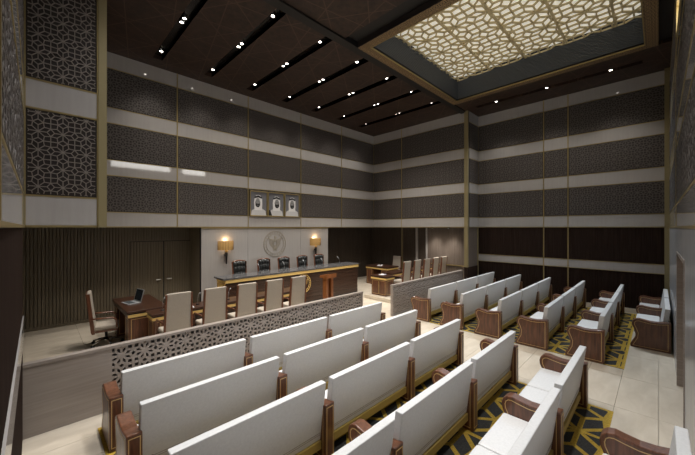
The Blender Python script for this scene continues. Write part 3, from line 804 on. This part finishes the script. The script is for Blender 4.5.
# lectern
lt = thing('lectern', 'orange-brown wooden lectern standing in front of the judges bench', 'lectern', (2.70*H, 3.06*H, 0)); lt.scale = (.82, .82, 1)
MB().box(-.26, .26, -.20, .20, 0, .06).build('base', M_ORANGE, lt, bevel=.01)
for s in (-1, 1):
    c = MB().box(s*.15-.06, s*.15+.06, -.12, .12, .06, .98).build('column', M_ORANGE, lt)
MB().box(-.09, .09, .04, .08, .06, .95).build('back_panel', M_WALNUTV, lt)
MB().prism_x([(-.24, .97), (.24, .97), (.24, 1.02), (-.24, 1.12)], -.29, .29).build('reading_top', M_ORANGE, lt, bevel=.008)
MB().box(-.27, .27, .22, .245, 1.02, 1.05).build('ledge', M_ORANGE, lt)

# ================================================================== wall sconces
def sconce(x, label):
    t = thing('wall_sconce', label, 'wall lamp', (x, YF, 0), 0, 'sconces flanking the judges bench')
    z0, z1 = H-.283*H, H-.168*H; R = .265
    mb = MB(); prof = [(R, z0), (R*1.02, (z0+z1)/2), (R, z1)]
    mb.lathe(prof, 24, (0, 0, 0), PI, 2*PI)
    sh = mb.build('shade', M_SHADE, t)
    rb = MB()
    for k in range(17):
        a = PI+PI*k/16; cx, cy = (R+.004)*math.cos(a), (R+.004)*math.sin(a)
        rb.tube([(cx, cy, z0), (cx, cy, z1)], .008, 5)
    rb.build('shade_ribs', M_SHADER, sh)
    MB().lathe([(.0005, z0-.10), (.04, z0-.08), (.055, z0-.02), (.03, z0), (.02, z0+.05)], 12, (0, -.09, 0)).build('gold_cap', M_GOLDB, t)
    MB().lathe([(.0005, z0-.50), (.018, z0-.50), (.045, z0-.10), (.0005, z0-.09)], 12, (0, -.09, 0)).build('stem', M_BLACK, t)
    MB().box(-.03, .03, -.07, 0, z0-.22, z0-.16).build('wall_bracket', M_BLACK, t)
    MB().lathe([(.0005, z0+.07), (.03, z0+.09), (.035, z0+.14), (.02, z0+.2), (.0005, z0+.21)], 10, (0, -.09, 0)).build('bulb', M_BULB, t)
    for zz, e in ((z1+.03, 3.2), (z0-.03, 2.0)):
        l = bpy.data.lights.new('sconce_glow', 'POINT'); l.energy = e; l.color = (1, .68, .36); l.shadow_soft_size = .05
        lo_ = bpy.data.objects.new('sconce_glow', l); COL.objects.link(lo_); lo_.parent = t; lo_.location = (0, -.10, zz)
sconce(1.70*H, 'ribbed amber wall sconce on a black stem, near the double door')
sconce(3.155*H, 'ribbed amber wall sconce on a black stem, near the dark corner by the desk')

# ================================================================== portraits
PX = [2.02, 2.295, 2.57, 2.845]
PZ0, PZ1 = H+.155*H, H+.50*H
PL = ['framed grey portrait of a person in a white headscarf, the one towards the double door',
      'framed grey portrait of a person with white headscarf and dark cloak, the middle one',
      'framed grey portrait of a person in a white headscarf, the one towards the dark corner']
def ell(cx, cz, rx, rz, n=24, a0=0, a1=2*PI): return [(cx+rx*math.cos(a0+(a1-a0)*i/n), cz+rz*math.sin(a0+(a1-a0)*i/n)) for i in range(n)]
for i in range(3):
    x0, x1 = PX[i]*H+.01, PX[i+1]*H-.01; w_ = x1-x0; h_ = PZ1-PZ0
    t = thing('portrait', PL[i], 'picture', (x0, YF-.03, PZ0), 0, 'portraits above the judges bench')
    f = MB(); b = .035
    for a in ((0, w_, 0, b), (0, w_, h_-b, h_), (0, b, b, h_-b), (w_-b, w_, b, h_-b)): f.box(a[0], a[1], -.05, 0, a[2], a[3])
    f.build('frame', M_GOLD, t, bevel=.008)
    pr = MB().box(b, w_-b, -.02, 0, b, h_-b).build('print', M_GREYP, t)
    c = w_/2; dx = (-.02, .02, 0)[i]; k = h_
    lay = []
    lay.append((M_ROBEP, [(b+.02, b), (b+.05, k*.22), (c-.12, k*.33), (c+.12, k*.33), (w_-b-.05, k*.22), (w_-b-.02, b)]))       # robe
    lay.append((M_WHITEP, [(c-.16+dx, k*.24), (c-.175+dx, k*.55), (c-.15+dx, k*.74), (c-.08+dx, k*.83), (c+.02+dx, k*.845), (c+.11+dx, k*.81), (c+.165+dx, k*.70), (c+.17+dx, k*.45), (c+.15+dx, k*.24)]))   # headscarf
    lay.append((M_SKINP, ell(c+dx*2, k*.56, .095, .155)))                                       # face
    lay.append((M_BLACKP, [(c-.105+dx*2, k*.60), (c-.065+dx*2, k*.50), (c+.065+dx*2, k*.50), (c+.105+dx*2, k*.60), (c+.095+dx*2, k*.43), (c+.045+dx*2, k*.36), (c-.045+dx*2, k*.36), (c-.095+dx*2, k*.43)]))  # beard
    lay.append((M_BLACKP, [(c-.16+dx, k*.70), (c-.15+dx, k*.775), (c+.0+dx, k*.83), (c+.14+dx, k*.775), (c+.155+dx, k*.70), (c+dx, k*.75)]))   # head cord
    for s in (-1, 1): lay.append((M_BLACKP, ell(c+dx*2+s*.04, k*.60, .022, .010, 10)))
    lay.append((M_BLACKP, ell(c+dx*2, k*.465, .03, .008, 10)))
    if i == 1: lay.append((M_BLACKP, [(b+.0, b), (b+.0, k*.26), (b+.07, k*.27), (b+.15, b)]))
    lay.append((M_SKINP, ell(c+dx*2, k*.435, .03, .012, 10)))
    names = ['robe_print', 'headscarf_print', 'face_print', 'beard_print', 'head_cord_print']+['face_detail_print']*9
    y = -.021
    for j, (m, pts) in enumerate(lay):
        MB().prism_y(pts, y-.001, y).build(names[j], m, pr); y -= .0012
